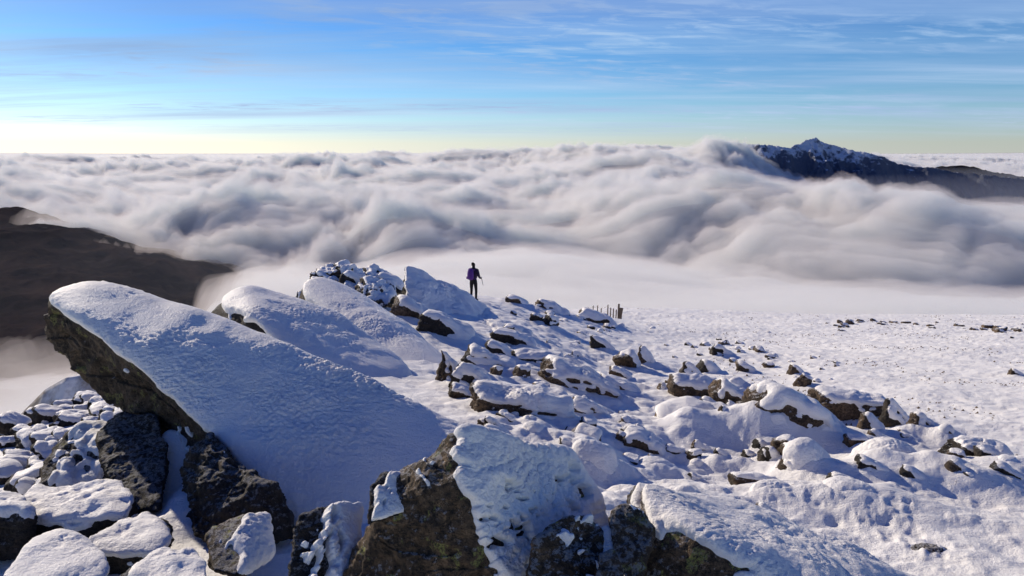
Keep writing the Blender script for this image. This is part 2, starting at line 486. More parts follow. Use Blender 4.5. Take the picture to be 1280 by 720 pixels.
rock('boulder', px_pts([(370, 640, 5.2), (402, 632, 5.3), (446, 630, 5.5), (440, 690, 5.2), (420, 740, 4.8), (355, 745, 4.7), (400, 670, 5.9)]),
     'dark upright rock with a round white snow pad on its right shoulder', level=7, p=16, rough=.055, thr=.74, soft=.14, thick=.10, seed=11, mat=M_ROCKDARK, bank=0, sdir_=(.8, -.1, .55))

# pyramid in the foreground
rock('pyramid_rock', px_pts([(571, 531, 5.05), (590, 536, 5.1), (497, 606, 4.93), (520, 628, 4.72), (578, 612, 4.70), (590, 700, 4.52), (448, 650, 4.9), (400, 750, 4.75), (645, 750, 4.5), (600, 620, 4.85),
     (700, 570, 5.6), (752, 632, 5.6), (765, 690, 5.4), (745, 750, 5.0), (620, 650, 6.3), (470, 680, 6.0)]),
     'large pyramid-shaped rock with a bare brown lichen-spotted front face and snow on its right side', level=8, p=30, rough=.040, grain=1.15, thr=.52, soft=.26, thick=.08, seed=12,
     mat=M_ROCKLICH, bank=0, sdir_=(.62, -.05, .78), smooth_it=10, crag=1.2)
rock('boulder', px_pts([(462, 606, 4.9), (482, 590, 5.0), (512, 596, 5.0), (516, 640, 4.8), (455, 660, 4.6), (490, 620, 5.4)]),
     'small dark rock with a snow pad, tucked behind the left shoulder of the pyramid rock', level=6, p=12, rough=.06, thr=.72, soft=.12, thick=.05, seed=13, mat=M_ROCKDARK, bank=0, sdir_=(.6, -.5, .6))
rock('boulder', px_pts([(668, 668, 4.5), (700, 640, 4.7), (735, 640, 4.8), (766, 668, 4.8), (760, 740, 4.4), (655, 750, 4.2), (700, 690, 5.3)]),
     'rounded mossy rock with a clump of snow, between the pyramid rock and the grey boulder', level=7, p=10, rough=.05, thr=.80, soft=.12, thick=.07, seed=14, mat=M_ROCKLICH, bank=0, sdir_=(.95, .0, .5))
rock('boulder', px_pts([(756, 640, 4.8), (772, 626, 4.95), (800, 630, 4.95), (822, 660, 4.8), (812, 720, 4.5), (795, 752, 4.3), (765, 700, 4.5), (800, 680, 5.5)]),
     'bare grey-brown egg-shaped boulder standing at the left end of the iced slab', level=7, p=9, rough=.035, thr=.98, thick=.02, seed=15, mat=M_ROCK, bank=0)
rock('boulder', px_pts([(748, 690, 4.4), (768, 682, 4.45), (782, 715, 4.3), (780, 755, 4.1), (742, 755, 4.1), (765, 720, 4.8)]),
     'small bare stone at the foot of the egg-shaped boulder, bottom edge', 'boulder', level=6, p=10, rough=.04, thr=.98, thick=.02, seed=16, bank=0)
rock('iced_slab', px_pts([(790, 607, 5.5), (812, 606, 5.6), (838, 652, 5.0), (800, 668, 4.95), (790, 760, 4.7), (935, 760, 4.5), (880, 672, 4.75), (940, 640, 6.0), (1060, 690, 5.8), (1190, 750, 5.6), (1080, 780, 4.6), (1000, 740, 6.5), (850, 650, 6.6)]),
     'long slab with an iced snowy back sloping to the right and a bare lichened front end', level=8, p=26, rough=.03, grain=.9, thr=.50, soft=.26, thick=.06, seed=17, mat=M_ROCKLICH, bank=0, sdir_=(.45, .0, .9), smooth_it=12)
rock('boulder', px_pts([(782, 625, 5.5), (793, 605, 5.7), (812, 606, 5.8), (826, 630, 5.6), (815, 655, 5.2), (788, 650, 5.2), (805, 630, 6.1)]),
     'dark knob of rock at the upper end of the iced slab', level=5, p=12, rough=.06, thr=.6, thick=.04, seed=18, bank=0)

# second ridge
def nose(wd):
    """keeps the snow off the blunt left end"""
    return lambda P: -1.6 * (1 - sst(.35, 1.0, (P[:, 0] - P[:, 0].min()) / wd + .5 * fbm3(P * 2.2, 3) + .9 * (P[:, 2] - np.percentile(P[:, 2], 80)).clip(0, 1)))


rock('ridge_slab', px_pts([(257, 396, 15.3), (268, 378, 15.5), (290, 362, 15.7), (312, 358, 15.9), (318, 396, 14.3), (275, 416, 15.1), (350, 371, 16.2), (420, 395, 16), (500, 450, 15), (540, 510, 13.6), (420, 500, 13.0), (350, 440, 14.1),
     (325, 434, 14.6), (300, 424, 14.9), (300, 430, 17), (450, 470, 17)]),
     'broad snow-covered slab with a dark blunt left end, behind the huge leaning slab', level=7, p=22, rough=.014, thr=.45, soft=.14, thick=.12, seed=20, under=3.0, capcover=nose(.55), mat=M_ROCKDARK, bank=0, sdir_=(.4, -.3, .86))
rock('ridge_slab', px_pts([(368, 376, 18.6), (374, 356, 18.8), (386, 345, 19.2), (400, 346, 19.4), (450, 368, 19.6), (520, 420, 18), (585, 480, 15.5), (520, 500, 14.8), (430, 430, 17.0), (385, 385, 18.2), (400, 420, 20), (540, 470, 19)]),
     'long snow slope over rock running down to the right from a small dark-nosed peak', level=7, p=20, rough=.012, thr=.40, soft=.14, thick=.12, seed=21, capcover=nose(.35), mat=M_ROCK, bank=0, sdir_=(.4, -.3, .86))
for i, (L, lab) in enumerate([
    ([(388, 350, 24), (398, 334, 24.2), (412, 327, 24.6), (434, 328, 24.8), (452, 338, 24.6), (462, 356, 24), (450, 376, 22.6), (400, 372, 22.6), (430, 360, 26)], 'rounded snowy crest rock with wrinkled seams, highest on the left of the ridge'),
    ([(452, 345, 25), (457, 333, 25.2), (470, 334, 25.4), (492, 348, 25), (498, 366, 24), (460, 372, 23.5), (480, 360, 26.5)], 'dark-nosed snowy rock just right of the rounded crest rock'),
    ([(446, 360, 22.5), (456, 350, 22.8), (478, 352, 23), (492, 366, 22.6), (486, 382, 21.6), (452, 380, 21.6), (470, 368, 24)], 'small brown-faced rock in the hollow left of the pointed pinnacle')]):
    rock('crest_rock', px_pts(L), lab, level=6, p=22, rough=.10, crag=1.6, thr=.52, thick=.06, seed=30 + i, bank=.1)
rock('pinnacle', px_pts([(503, 328, 27.6), (509, 329, 27.7), (505, 350, 27.0), (506, 372, 26.2), (510, 400, 25.4), (492, 362, 28.0), (486, 380, 28), (484, 402, 27.8), (545, 350, 28.5), (612, 384, 30), (600, 400, 27.5), (560, 404, 26), (520, 380, 29.8)]),
     'sharp pointed pinnacle with a black left edge and a long snow slope falling right', level=7, p=22, rough=.045, grain=1.5, thr=.5, soft=.14, thick=.08, seed=33, mat=M_ROCKDARK, bank=0, sdir_=(.6, -.3, .75))
MID = [  # x0, y0, x1, y1, kind, material, label
    (488, 372, 545, 404, 'slab', 'w', 'brown-faced rock below the pinnacle, upper of two'),
    (520, 388, 590, 422, 'slab', 'd', 'flat dark-mouthed rock below the pinnacle, lower of two'),
    (543, 438, 585, 489, 'fin', 'w', 'tall thin blade of rock leaning left out of the snow'),
    (559, 451, 622, 494, 'fin', 'd', 'shorter blade of rock with a snow tail, beside the tall thin blade'),
    (575, 428, 640, 464, 'slab', 'd', 'dark three-cornered rock with snow on its back, above the two blades'),
    (588, 474, 722, 520, 'log', 'w', 'long log-like block under snow with a square brown left end'),
    (558, 478, 600, 500, 'slab', 'w', 'flat brown rock sheet half buried left of the log-like block'),
    (672, 448, 770, 492, 'slab', 'w', 'dark brown slab dipping right with rime along its back'),
    (643, 462, 662, 479, 'block', 'w', 'small square brown stone above the log-like block'),
    (614, 462, 626, 474, 'block', 'w', 'tiny brown stone between blades and square stone'),
    (706, 498, 760, 522, 'fin', 'w', 'brown sliver of rock at the right end of the log-like block'),
    (774, 440, 796, 463, 'block', 'w', 'left stone of the upright pair on the ridge flank'),
    (796, 426, 826, 466, 'fin', 'w', 'upright snow-backed stone, taller of the pair on the ridge flank'),
    (648, 527, 690, 548, 'dome', 'd', 'low snow hump with a dark nick left of the rounded white dome'),
    (724, 530, 745, 545, 'block', 'd', 'small dark stone topping a snow hump near the picture centre'),
    (690, 545, 786, 606, 'dome', 'w', 'large rounded dome of snow with its right side in shade'),
    (774, 538, 836, 567, 'slab', 'w', 'oval brown stone at the head of a snow dome'),
    (832, 514, 890, 552, 'dome', 'w', 'rimed knob with a brown left cheek'),
    (790, 572, 850, 600, 'dome', 'w', 'snow mound with a tiny brown stone showing, below the oval stone'),
    (800, 496, 925, 545, 'dome', 'w', 'wide speckled snow dome behind the rimed knob'),
    (888, 478, 948, 520, 'slab', 'w', 'rock with a brown mouth and snowy roof right of the wide dome'),
    (918, 520, 976, 562, 'dome', 'd', 'smooth blue-shaded snow boulder below the long hump'),
    (940, 486, 1076, 566, 'slab', 'w', 'long high hump of snow with a cracked brown left end'),
    (1020, 484, 1116, 528, 'log', 'w', 'rime-coated block with a square brown left end near the plateau'),
    (1106, 497, 1148, 540, 'fin', 'd', 'black pointed fin of rock standing at the edge of the plateau'),
    (1138, 524, 1180, 560, 'slab', 'w', 'small snow-backed rock right of the black fin'),
    (1170, 532, 1200, 566, 'dome', 'w', 'narrow snow hump furthest right of the fin'),
    (1072, 530, 1110, 562, 'slab', 'w', 'low brown-edged rock in front of the black fin'),
    (962, 546, 1056, 610, 'dome', 'w', 'bright snow dome behind the broken pair of stones'),
    (968, 560, 992, 584, 'block', 'w', 'left half of the broken pair of stones'),
    (984, 566, 1010, 592, 'fin', 'w', 'right half of the broken pair of stones'),
    (1060, 548, 1170, 596, 'dome', 'w', 'broad sunlit snow dome with a brown notch at its left foot'),
    (1056, 562, 1082, 580, 'block', 'w', 'small brown stone in the notch of the broad sunlit dome'),
    (1188, 554, 1268, 588, 'log', 'd', 'low snow-roofed rock with dark underside at the right'),
    (1232, 572, 1296, 604, 'dome', 'w', 'snow dome running out of the right edge of the photo'),
    (1130, 580, 1240, 612, 'dome', 'w', 'flat snow swell below the snow-roofed rock'),
    (936, 630, 992, 670, 'fin', 'w', 'brown wedge of rock alone in the trodden snow'),
    (1130, 672, 1194, 695, 'flat', 'w', 'flat brown patch of stone level with the snow, lower right'),
    (884, 574, 912, 592, 'dome', 'w', 'small snow knob above the iced slab'),
    (836, 604, 880, 634, 'dome', 'w', 'snow-crusted stone beside the footprints'),
    (930, 600, 1010, 630, 'dome', 'w', 'gentle snow swell above the brown wedge'),
    (1010, 600, 1110, 640, 'dome', 'w', 'long gentle snow swell in the lower right'),
    (1088, 586, 1120, 604, 'dome', 'w', 'small snow pillow under the broad sunlit dome'),
    (560, 405, 600, 424, 'dome', 'w', 'snow pillow right of the dark-mouthed rock'),
    (610, 410, 668, 432, 'slab', 'd', 'low dark-lipped ledge on the footprint slope'),
    (640, 438, 704, 460, 'log', 'd', 'flat snow-roofed ledge above the dark brown slab'),
    (560, 383, 584, 394, 'slab', 'd', 'small dark-edged rock in the pinnacle shade near the hiker'),
    (632, 370, 660, 382, 'slab', 'w', 'frosted rock on the skyline right of the hiker'),
    (662, 374, 712, 392, 'slab', 'w', 'low skyline rock with a long snow tail'),
    (664, 394, 676, 405, 'block', 'd', 'left of the two small dark stones below the skyline'),
    (680, 398, 696, 410, 'block', 'd', 'right of the two small dark stones below the skyline'),
    (718, 386, 770, 404, 'slab', 'w', 'skyline hump left of the fence posts'),
    (870, 448, 905, 470, 'slab', 'd', 'dark stone on the shaded ridge foot'),
    (985, 455, 1006, 470, 'slab', 'w', 'brown flat stone where the boulders meet the plateau'),
    (1000, 470, 1016, 484, 'block', 'w', 'small brown stone above the square-ended block'),
    (1262, 460, 1280, 470, 'slab', 'w', 'lone brown stone on the plateau near the right edge'),
    (840, 470, 905, 500, 'log', 'w', 'long low snow roof of rock behind the wide dome'),
    (740, 470, 800, 496, 'slab', 'w', 'tilted snow-backed rock in the middle of the boulder field'),
    (905, 470, 940, 490, 'dome', 'w', 'rimed knob behind the brown-mouthed rock'),
    (392, 336, 416, 358, 'slab', 'd', 'dark-edged slab on the left shoulder of the rounded crest rock'),
    (424, 338, 456, 362, 'slab', 'd', 'tilted slab leaning on the face of the rounded crest rock'),
    (440, 352, 470, 376, 'fin', 'd', 'jagged flake below the crest rocks'),
    (470, 340, 500, 358, 'slab', 'd', 'tilted slab on the crest just left of the pinnacle'),
    (410, 356, 440, 378, 'slab', 'd', 'snow-backed slab in the seam under the rounded crest rock'),
    (492, 384, 520, 410, 'slab', 'd', 'dark slab wedged below the split stone'),
    (368, 362, 386, 380, 'fin', 'd', 'dark flake at the upper left end of the long snow slope'),
    (484, 374, 502, 402, 'block', 'd', 'black split stone standing in the gap below the pinnacle'),
    (470, 352, 492, 372, 'slab', 'd', 'dark jagged stone between crest rocks and pinnacle'),
    (604, 424, 640, 446, 'slab', 'd', 'dark-faced stone on the slope right of the three-cornered rock'),
    (628, 402, 664, 420, 'slab', 'd', 'dark sliver of rock above the low ledge'),
    (736, 420, 768, 440, 'slab', 'd', 'dark stone halfway down the shaded ridge side'),
    (700, 440, 730, 458, 'fin', 'w', 'brown upright flake right of the snow-roofed ledge'),
    (760, 456, 790, 476, 'slab', 'w', 'brown-edged rock below the upright pair'),
    (850, 452, 880, 474, 'fin', 'd', 'dark upright flake on the ridge foot'),
    (890, 430, 916, 446, 'slab', 'd', 'dark stone where the ridge shade meets sunlit snow'),
    (920, 450, 950, 468, 'slab', 'w', 'brown-mouthed stone on the edge of the plateau'),
    (600, 530, 636, 548, 'slab', 'w', 'brown-lipped snow ledge left of the rounded dome'),
    (862, 548, 892, 568, 'fin', 'w', 'brown flake leaning in the snow right of the rimed knob'),
    (905, 500, 935, 524, 'fin', 'd', 'dark flake between the wide dome and the long hump'),
]
MID_Y = {'dark-edged slab on the left shoulder of the rounded crest rock': 23.6, 'tilted slab leaning on the face of the rounded crest rock': 23.2, 'jagged flake below the crest rocks': 22.4,
         'tilted slab on the crest just left of the pinnacle': 24.6, 'snow-backed slab in the seam under the rounded crest rock': 22.4, 'dark flake at the upper left end of the long snow slope': 18.6,
         'black split stone standing in the gap below the pinnacle': 25.5, 'dark slab wedged below the split stone': 24.2, 'dark jagged stone between crest rocks and pinnacle': 23.5}


def shape_pts(kind, w_, h_, seed):
    r = np.random.default_rng(seed + 100); J = lambda a: r.uniform(-a, a)
    if kind == 'slab':
        d_ = w_ * r.uniform(.40, .6)
        L = [(-.5, -.5, -.8), (-.48, .5, -.8), (-.46, -.35, .22), (-.30, -.1, .5), (-.34, .5, .42), (-.05, -.45, .22), (.5, -.4, -.42), (.5, .5, -.3), (.5, -.4, -.9), (.5, .5, -.9)]
    elif kind == 'log':
        d_ = min(w_ * .5, h_ * 1.3)
        L = [(-.5, -.5, -.7), (-.47, -.45, .30), (-.44, .1, .5), (-.45, .5, .35), (-.48, .5, -.7), (.5, -.5, -.6), (.48, -.4, .08), (.47, .1, .25), (.48, .5, .1), (.5, .5, -.7)]
    elif kind == 'fin':
        d_ = w_ * .5
        L = [(-.5, -.4, -.8), (-.42, -.3, .1), (-.32, .05, .5), (-.25, .4, .30), (-.5, .5, -.8), (-.22, -.5, -.2), (.15, -.1, -.08), (.5, -.3, -.5), (.5, .4, -.5), (.5, -.3, -.9), (.5, .4, -.9)]
    elif kind == 'flat':
        d_ = w_ * .6
        L = [(-.5, 0, -.5), (.5, 0, -.5), (0, -.5, -.5), (0, .5, -.5), (-.3, -.3, .1), (.3, -.3, 0), (-.3, .3, .15), (.3, .3, .05), (0, 0, -1.5), (0, -.1, .5)]
    elif kind == 'block':
        d_ = w_ * .8
        L = [(a * .5, b * .5, c * .5 - (.3 if c < 0 else 0)) for a in (-1, 1) for b in (-1, 1) for c in (-1, 1)]
    else:
        d_ = w_ * .75
        L = [(math.cos(a) * .5, math.sin(a) * .5, -.6) for a in np.arange(0, 6.2, .9)] + [(math.cos(a) * .36 - .06, math.sin(a) * .36, .2) for a in np.arange(.3, 6.2, 1.1)] + [(-.12, 0, .5), (.1, .1, .42)]
    j = {'flat': .1, 'block': .15}.get(kind, .085)
    return [((x + J(j)) * w_, (y + J(j)) * d_, (z + J(j)) * h_) for x, y, z in L]


SETTLE = []
KM = {'w': M_ROCKWARM, 'd': M_ROCKDARK}
NAMES = {'slab': 'tilted_rock', 'log': 'long_block', 'fin': 'rock_blade', 'flat': 'flat_stone', 'block': 'stone', 'dome': 'snow_boulder'}


def auto(x0, y0, x1, y1, kind, mk, label, seed, group=None, name=None, Yd=None, level=None, cat=None, yaw=0, bank=None, thr=None, thick=None):
    Yd = Yd or find_Y((x0 + x1) / 2, y1)
    b = at((x0 + x1) / 2, y1, Yd); m = Yd / FPX / .97
    w_, h_ = (x1 - x0) * m, (y1 - y0) * m * (1.0 if kind != 'flat' else .5)
    pts = np.array(shape_pts(kind, w_, h_, seed))
    if kind == 'block':
        q_ = np.random.default_rng(seed).uniform(-.42, .42, 2); c1, s1, c2, s2 = math.cos(q_[0]), math.sin(q_[0]), math.cos(q_[1]), math.sin(q_[1])
        pts = pts @ np.array([[c1, 0, s1], [0, 1, 0], [-s1, 0, c1]]).T @ np.array([[1, 0, 0], [0, c2, -s2], [0, s2, c2]]).T
        yaw = yaw or q_[0] * 2
    ca, sa = math.cos(yaw), math.sin(yaw)
    R = np.array([[ca, -sa, 0], [sa, ca, 0], [0, 0, 1]])
    pts = pts @ R.T + b + np.array([0, h_ * .3, h_ * .45])
    if level is None: level = int(np.clip(3.3 + math.log2(max(8, x1 - x0) / 12), 4, 7))
    dome = kind == 'dome'
    ob = rock(name or NAMES[kind], pts, label, cat or ('boulder' if (x1 - x0) > 24 else 'stone'), group, level=level,
                p={'dome': 5, 'slab': 14, 'log': 12, 'fin': 16, 'flat': 6, 'block': 9}[kind],
                rough=.04 if dome else .09, mat=KM[mk], thr=thr if thr is not None else .22 if 'long high hump of snow' in label else {'dome': -.15, 'flat': .98, 'block': .5, 'fin': .46}.get(kind, .38),
                soft=.22, thick=thick if thick is not None else min(.16, .012 + (.15 if dome else .085) * h_), grain=1.0 if dome else 1.6, seed=seed * 1.37 + 40, bank=(.8 if dome else .28) if bank is None else bank,
                sdir_=(.62, -.25, .75) if kind in ('slab', 'fin', 'log') else None)
    if label not in MID_Y: SETTLE.append((ob, b[0] , b[1] + h_ * .3, b[2], ((.8 if dome else .28) if bank is None else bank) * h_ * .7, h_))
    return ob


for i, (x0, y0, x1, y1, kind, mk, lab) in enumerate(MID):
    auto(x0, y0, x1, y1, kind, mk, lab, i + 1, Yd=MID_Y.get(lab), bank=0 if lab in MID_Y else None, thick=.07 if lab in MID_Y else None)

# ---- rubble heap under the tip of the leaning slab
r = np.random.default_rng(21)
k = 0
while k < 74:
    px, py = r.uniform(-20, 165), r.uniform(480, 618)
    if py < 520 - (px) * .28 or py > 610: continue
    if px > 120 and py > 560: continue
    wpx = r.uniform(16, 40) * (.7 + (py - 470) / 260); hpx = wpx * r.uniform(.35, .6)
    Yd = 17.5 - (py - 480) / 130 * 8.5
    auto(px - wpx / 2, py - hpx, px + wpx / 2, py, ['log', 'slab', 'block', 'log'][k % 4], 'd', 'snow-topped stone in the rubble heap left of the leaning slab', 200 + k,
         'stones of the rubble heap', 'rubble_stone', Yd=Yd, level=4, cat='stone', yaw=r.uniform(-1.2, .9), bank=0, thr=.40, thick=.03 + .015 * r.random())
    k += 1
# ---- loose stones through the boulder field
k = 0
while k < 120:
    px, py = r.uniform(600, 1290), r.uniform(420, 625)
    lim = 392 + (px - 640) * .30
    if py < lim + 12 or (py > 596 and px < 860): continue
    if px > 1180 and py < 560: continue
    wpx = r.uniform(9, 26) * (.45 + (py - 400) / 190); hpx = wpx * r.uniform(.35, .7)
    kd = ['dome', 'slab', 'block', 'dome', 'fin', 'slab'][k % 6]
    auto(px - wpx / 2, py - hpx, px + wpx / 2, py, kd, 'wd'[k % 2], 'small snow-dusted stone lying between the larger boulders', 400 + k,
         'small stones of the boulder field', 'field_stone', level=4, cat='stone', yaw=r.uniform(-.6, .6), bank=.75 if kd == 'dome' else .25)
    k += 1
k = 0
while k < 70:
    px = r.uniform(640, 1060); lim = 388 + max(0, px - 700) * .18
    py = lim + abs(r.normal()) * 22 + 2
    wpx = r.uniform(5, 14); hpx = wpx * r.uniform(.3, .6)
    auto(px - wpx / 2, py - hpx, px + wpx / 2, py, ['slab', 'block', 'dome'][k % 3], 'wd'[k % 2], 'small frosted stone on the far flank of the ridge', 700 + k,
         'small stones on the far flank', 'flank_stone', level=3, cat='stone', yaw=r.uniform(-.6, .6), bank=.2)
    k += 1
for k in range(46):
    px = r.choice([1110, 1180, 1260, 1060, 1240]) + r.normal() * 28; py = 400.5 + abs(r.normal()) * 5 + max(0, px - 1140) * .09
    wpx = r.uniform(4, 12); hpx = wpx * r.uniform(.25, .45)
    auto(px - wpx / 2, py - hpx, px + wpx / 2, py, ['slab', 'block'][k % 2], 'w', 'tiny dark stone on the far snowy plateau', 900 + k,
         'stones on the plateau', 'plateau_stone', level=3, cat='stone', bank=0, thr=.62)
print('rocks', time.time() - T0)

for q_, rx_, ry_, h_ in [((222, 620, 8.7), .45, .6, 1.3), ((245, 690, 7.6), .5, .6, .5), ((60, 640, 8.2), .8, .5, .4)]:
    q_ = at(*q_); BUMPS.append((q_[0], q_[1], rx_, ry_, h_))
# ------------------------------------------------------------------ ground sheet
NR, NC = 1000, 1150
u = np.linspace(-1.25, 1.15, NC)[None]; d = np.exp(np.linspace(math.log(2.2), math.log(420), NR))[:, None]
U, D = np.broadcast_arrays(u, d)
t = ground_t(U, D)
GX, GY = U * D, D * 1.0
GZ = t * D
drop = np.clip((D - 100), 0, None); GZ = GZ - .0009 * drop ** 2 * .5
for (bx, by, rx, ry, hh) in BUMPS:
    j0, j1 = np.searchsorted(d[:, 0], [by - 3 * ry, by + 3 * ry])
    if j1 <= j0: continue
    X_, Y_ = GX[j0:j1], GY[j0:j1]
    dx = (X_ - bx) / (rx * np.where(X_ > bx, 1.7, .85)); dy = (Y_ - by + .18 * np.maximum(X_ - bx, 0)) / ry
    q = dx * dx + dy * dy
    GZ[j0:j1] += hh * np.exp(-q * 1.1) * .62
field = sst(-.25, .1, U) * (1 - sst(.38, .62, U * 1.0 + .12 * np.log(D / 12)))
plat = sst(.12, .34, U - .0 + .10 * np.log(D / 14))
near = 1 - sst(25, 90, D)
n1 = fbm2(GX * .33, GY * .33, 4, 1)
n2 = fbm2(GX * 1.1, GY * 1.5, 4, 2, mode='b')
n3 = fbm2(GX * 3.2 + n1, GY * 4.0, 4, 3)
GZ = GZ + n1 * .16 + n2 * (.03 + .085 * field * (1 - plat)) + n3 * (.012 + .010 * plat + .022 * field)
# wind ripples and trodden path
GZ = GZ + fbm2(GX * 1.2 + GY * .3, GY * 5 - GX * 1.5, 3, 9) * .02
tus = fbm2(GX * 2.4, GY * 2.0, 3, 5, mode='b')
GZ = GZ + np.clip(tus - .05, 0, 1) * (.04 + .08 * sst(15, 60, D)) * plat
def stamp(px, py, rad, dep):
    Yd = find_Y(px, py); p = at(px, py, Yd)
    j0, j1 = np.searchsorted(d[:, 0], [p[1] - 3 * rad, p[1] + 3 * rad]); q0, q1 = np.searchsorted(u[0], [p[0] / p[1] - 3 * rad / p[1], p[0] / p[1] + 3 * rad / p[1]])
    X_, Y_ = GX[j0:j1, q0:q1], GY[j0:j1, q0:q1]
    q = ((X_ - p[0]) / rad) ** 2 + ((Y_ - p[1]) / (rad * 1.1)) ** 2
    GZ[j0:j1, q0:q1] += -dep * np.exp(-q * q) + dep * .2 * np.exp(-(q - 1.6) ** 2 * 3)
for i in range(110):
    a = i / 110; px = 860 + 330 * a ** .8 + r.normal() * 22; py = 592 + 110 * a ** 1.1 + r.normal() * 12
    stamp(px, py, r.uniform(.05, .10), r.uniform(.008, .02))
for i in range(26):
    a = i / 25; stamp(594 + 46 * a + (i % 2) * 5, 386 + 62 * a, .15, .13)
speck = np.clip(plat * 1.2 + .15 * field, 0, 1) * sst(5, 9, D)
V = np.stack([GX, GY, GZ], -1).reshape(-1, 3)
gm = mesh_from('snowy_ground', V, grid_faces(NR, NC), M_GROUND)
attr(gm, 'speck', speck)
tag(link('snowy_ground', gm), kind='structure')
del V
print('ground', time.time() - T0)


def ground_z(x, y):
    uu, dd = x / y, y
    fi = (np.log(dd) - math.log(2.2)) / (math.log(420) - math.log(2.2)) * (NR - 1); fj = (uu + 1.25) / 2.4 * (NC - 1)
    i = np.clip(fi.astype(int), 0, NR - 2); j = np.clip(fj.astype(int), 0, NC - 2); a = fi - i; b = fj - j
    return GZ[i, j] * (1 - a) * (1 - b) + GZ[i + 1, j] * a * (1 - b) + GZ[i, j + 1] * (1 - a) * b + GZ[i + 1, j + 1] * a * b


for ob, x_, y_, z_, own, h_ in SETTLE:
    g = float(ground_z(np.array([x_]), np.array([y_]))[0]); dz = g - z_ - own
    ob.location.z += float(np.clip(dz, -.35, .7)) * (1 - .85 * sst(.45, 1.1, h_)) * (.3 if own > .45 * h_ else .8)
# frozen grass and gravel poking out of the plateau, countless
n = 20000
dd = np.exp(r.uniform(math.log(11), math.log(98), n)); uu = r.uniform(.12, .85, n)
ok = uu - .40 + .13 * np.log(dd / 14) > -.10 * r.random(n)
dd, uu = dd[ok], uu[ok]; x_, y_ = uu * dd, dd
cl_ = fbm2(x_ * .22, y_ * .22, 3, 31) > r.uniform(.05, .5, len(dd)); x_, y_ = x_[cl_], y_[cl_]
z_ = ground_z(x_, y_); n = len(x_)
rad = r.uniform(.012, .045, n) * (1 + y_ / 50); hh = rad * r.uniform(.3, .9, n)
vs, fs = [], []
ang = r.uniform(0, 6.28, n)
for q in range(5):
    a = ang + q * 1.2566; rr = rad * r.uniform(.6, 1.2, n)
    vs.append(np.stack([x_ + np.cos(a) * rr, y_ + np.sin(a) * rr, z_ - .02], -1))
vs.append(np.stack([x_ + rad * .2, y_, z_ + hh], -1))
vs = np.stack(vs, 1).reshape(-1, 3)
b0 = np.arange(n) * 6
fs = np.stack([np.stack([b0 + q, b0 + (q + 1) % 5, b0 + 5], -1) for q in range(5)], 1).reshape(-1, 3)
M_TUFT = plain('frozen_grass', (.17, .12, .075), .9, .4, 3)
tag(link('frozen_grass', mesh_from('frozen_grass', vs, fs, M_TUFT, False)), 'frozen grass and gravel poking through the plateau snow', 'grass', kind='stuff')

# ------------------------------------------------------------------ fence on the skyline
M_POST = plain('weathered_post', (.12, .09, .07), .85)
fence = bpy.data.objects.new('fence', None); COL.objects.link(fence)
FP = [(735, 392, 4, 66), (741, 391, 5, 64), (746.5, 392, 6, 62), (751, 394, 5, 60), (759, 402, 14, 55), (762.5, 403, 12, 54), (766, 404, 12, 53), (769.5, 404, 11, 52), (772.5, 405, 17, 50.5), (775, 406, 14, 50)]
f0 = at(759, 402, 55); fence.location = f0
tag(fence, 'row of dark weathered fence posts sticking up from the snowy skyline', 'fence')
tops = []
for i, (px, py, hp, Yd) in enumerate(FP):
    hp = hp * 1.35 + 2
    b = at(px, py, Yd); hgt = hp * Yd / FPX; b[2] = min(b[2], float(ground_z(np.array([b[0]]), np.array([b[1]]))[0]) + .1)
    top = at(px, py - hp, Yd)[2]
    ns = 8; rad_ = .045 + (.03 if i >= 8 else 0)
    vv = []
    for k in range(5):
        f_ = k / 4
        for q in range(ns):
            a = q / ns * 2 * math.pi
            vv.append((math.cos(a) * rad_ * (1.1 - .2 * f_) + (r.uniform(-.15, .15) if i == 9 else .03) * f_, math.sin(a) * rad_ * (1.1 - .2 * f_), -.4 + f_ * (top - b[2] + .4)))
    vv.append((.03, 0, top - b[2] + .03))
    ff = [(k * ns + q, k * ns + (q + 1) % ns, (k + 1) * ns + (q + 1) % ns, (k + 1) * ns + q) for k in range(4) for q in range(ns)]
    me = bpy.data.meshes.new('post'); me.from_pydata(vv, [], ff + [(4 * ns + q, 4 * ns + (q + 1) % ns, 5 * ns) for q in range(ns)]); me.materials.append(M_POST)
    link('post', me, fence, Vector(b - f0)); tops.append(np.array([b[0], b[1], top - .12]) - f0)
for lvl in (0, .35):
    vv, ff = [], []
    for i, q in enumerate(tops):
        for a in range(4): vv.append((q[0], q[1] + .008 * math.cos(a * 1.5708), q[2] - lvl + .008 * math.sin(a * 1.5708)))
        if i: ff += [((i - 1) * 4 + a, (i - 1) * 4 + (a + 1) % 4, i * 4 + (a + 1) % 4, i * 4 + a) for a in range(4)]
    me = bpy.data.meshes.new('wire'); me.from_pydata(vv, [], ff); me.materials.append(M_POST); link('wire', me, fence)

# ------------------------------------------------------------------ hiker
def skin(name, chain, mat, parent=None, loc=(0, 0, 0), sub=2, root=0):
    me = bpy.data.meshes.new(name); me.from_pydata([c[0] for c in chain[0]], chain[1], []); me.update()
    ob = link(name, me, parent, loc)
    m = ob.modifiers.new('s', 'SKIN'); m.use_smooth_shade = True
    for i, c in enumerate(chain[0]):
        rr = c[1] if isinstance(c[1], tuple) else (c[1], c[1]); me.skin_vertices[0].data[i].radius = rr
        me.skin_vertices[0].data[i].use_root = (i == root)
    ob.modifiers.new('u', 'SUBSURF').levels = sub; ob.modifiers[-1].render_levels = sub
    dg = bpy.context.evaluated_depsgraph_get(); nm = bpy.data.meshes.new_from_object(ob.evaluated_get(dg))
    ob.modifiers.clear(); ob.data = nm; nm.materials.clear(); nm.materials.append(mat)
    return ob


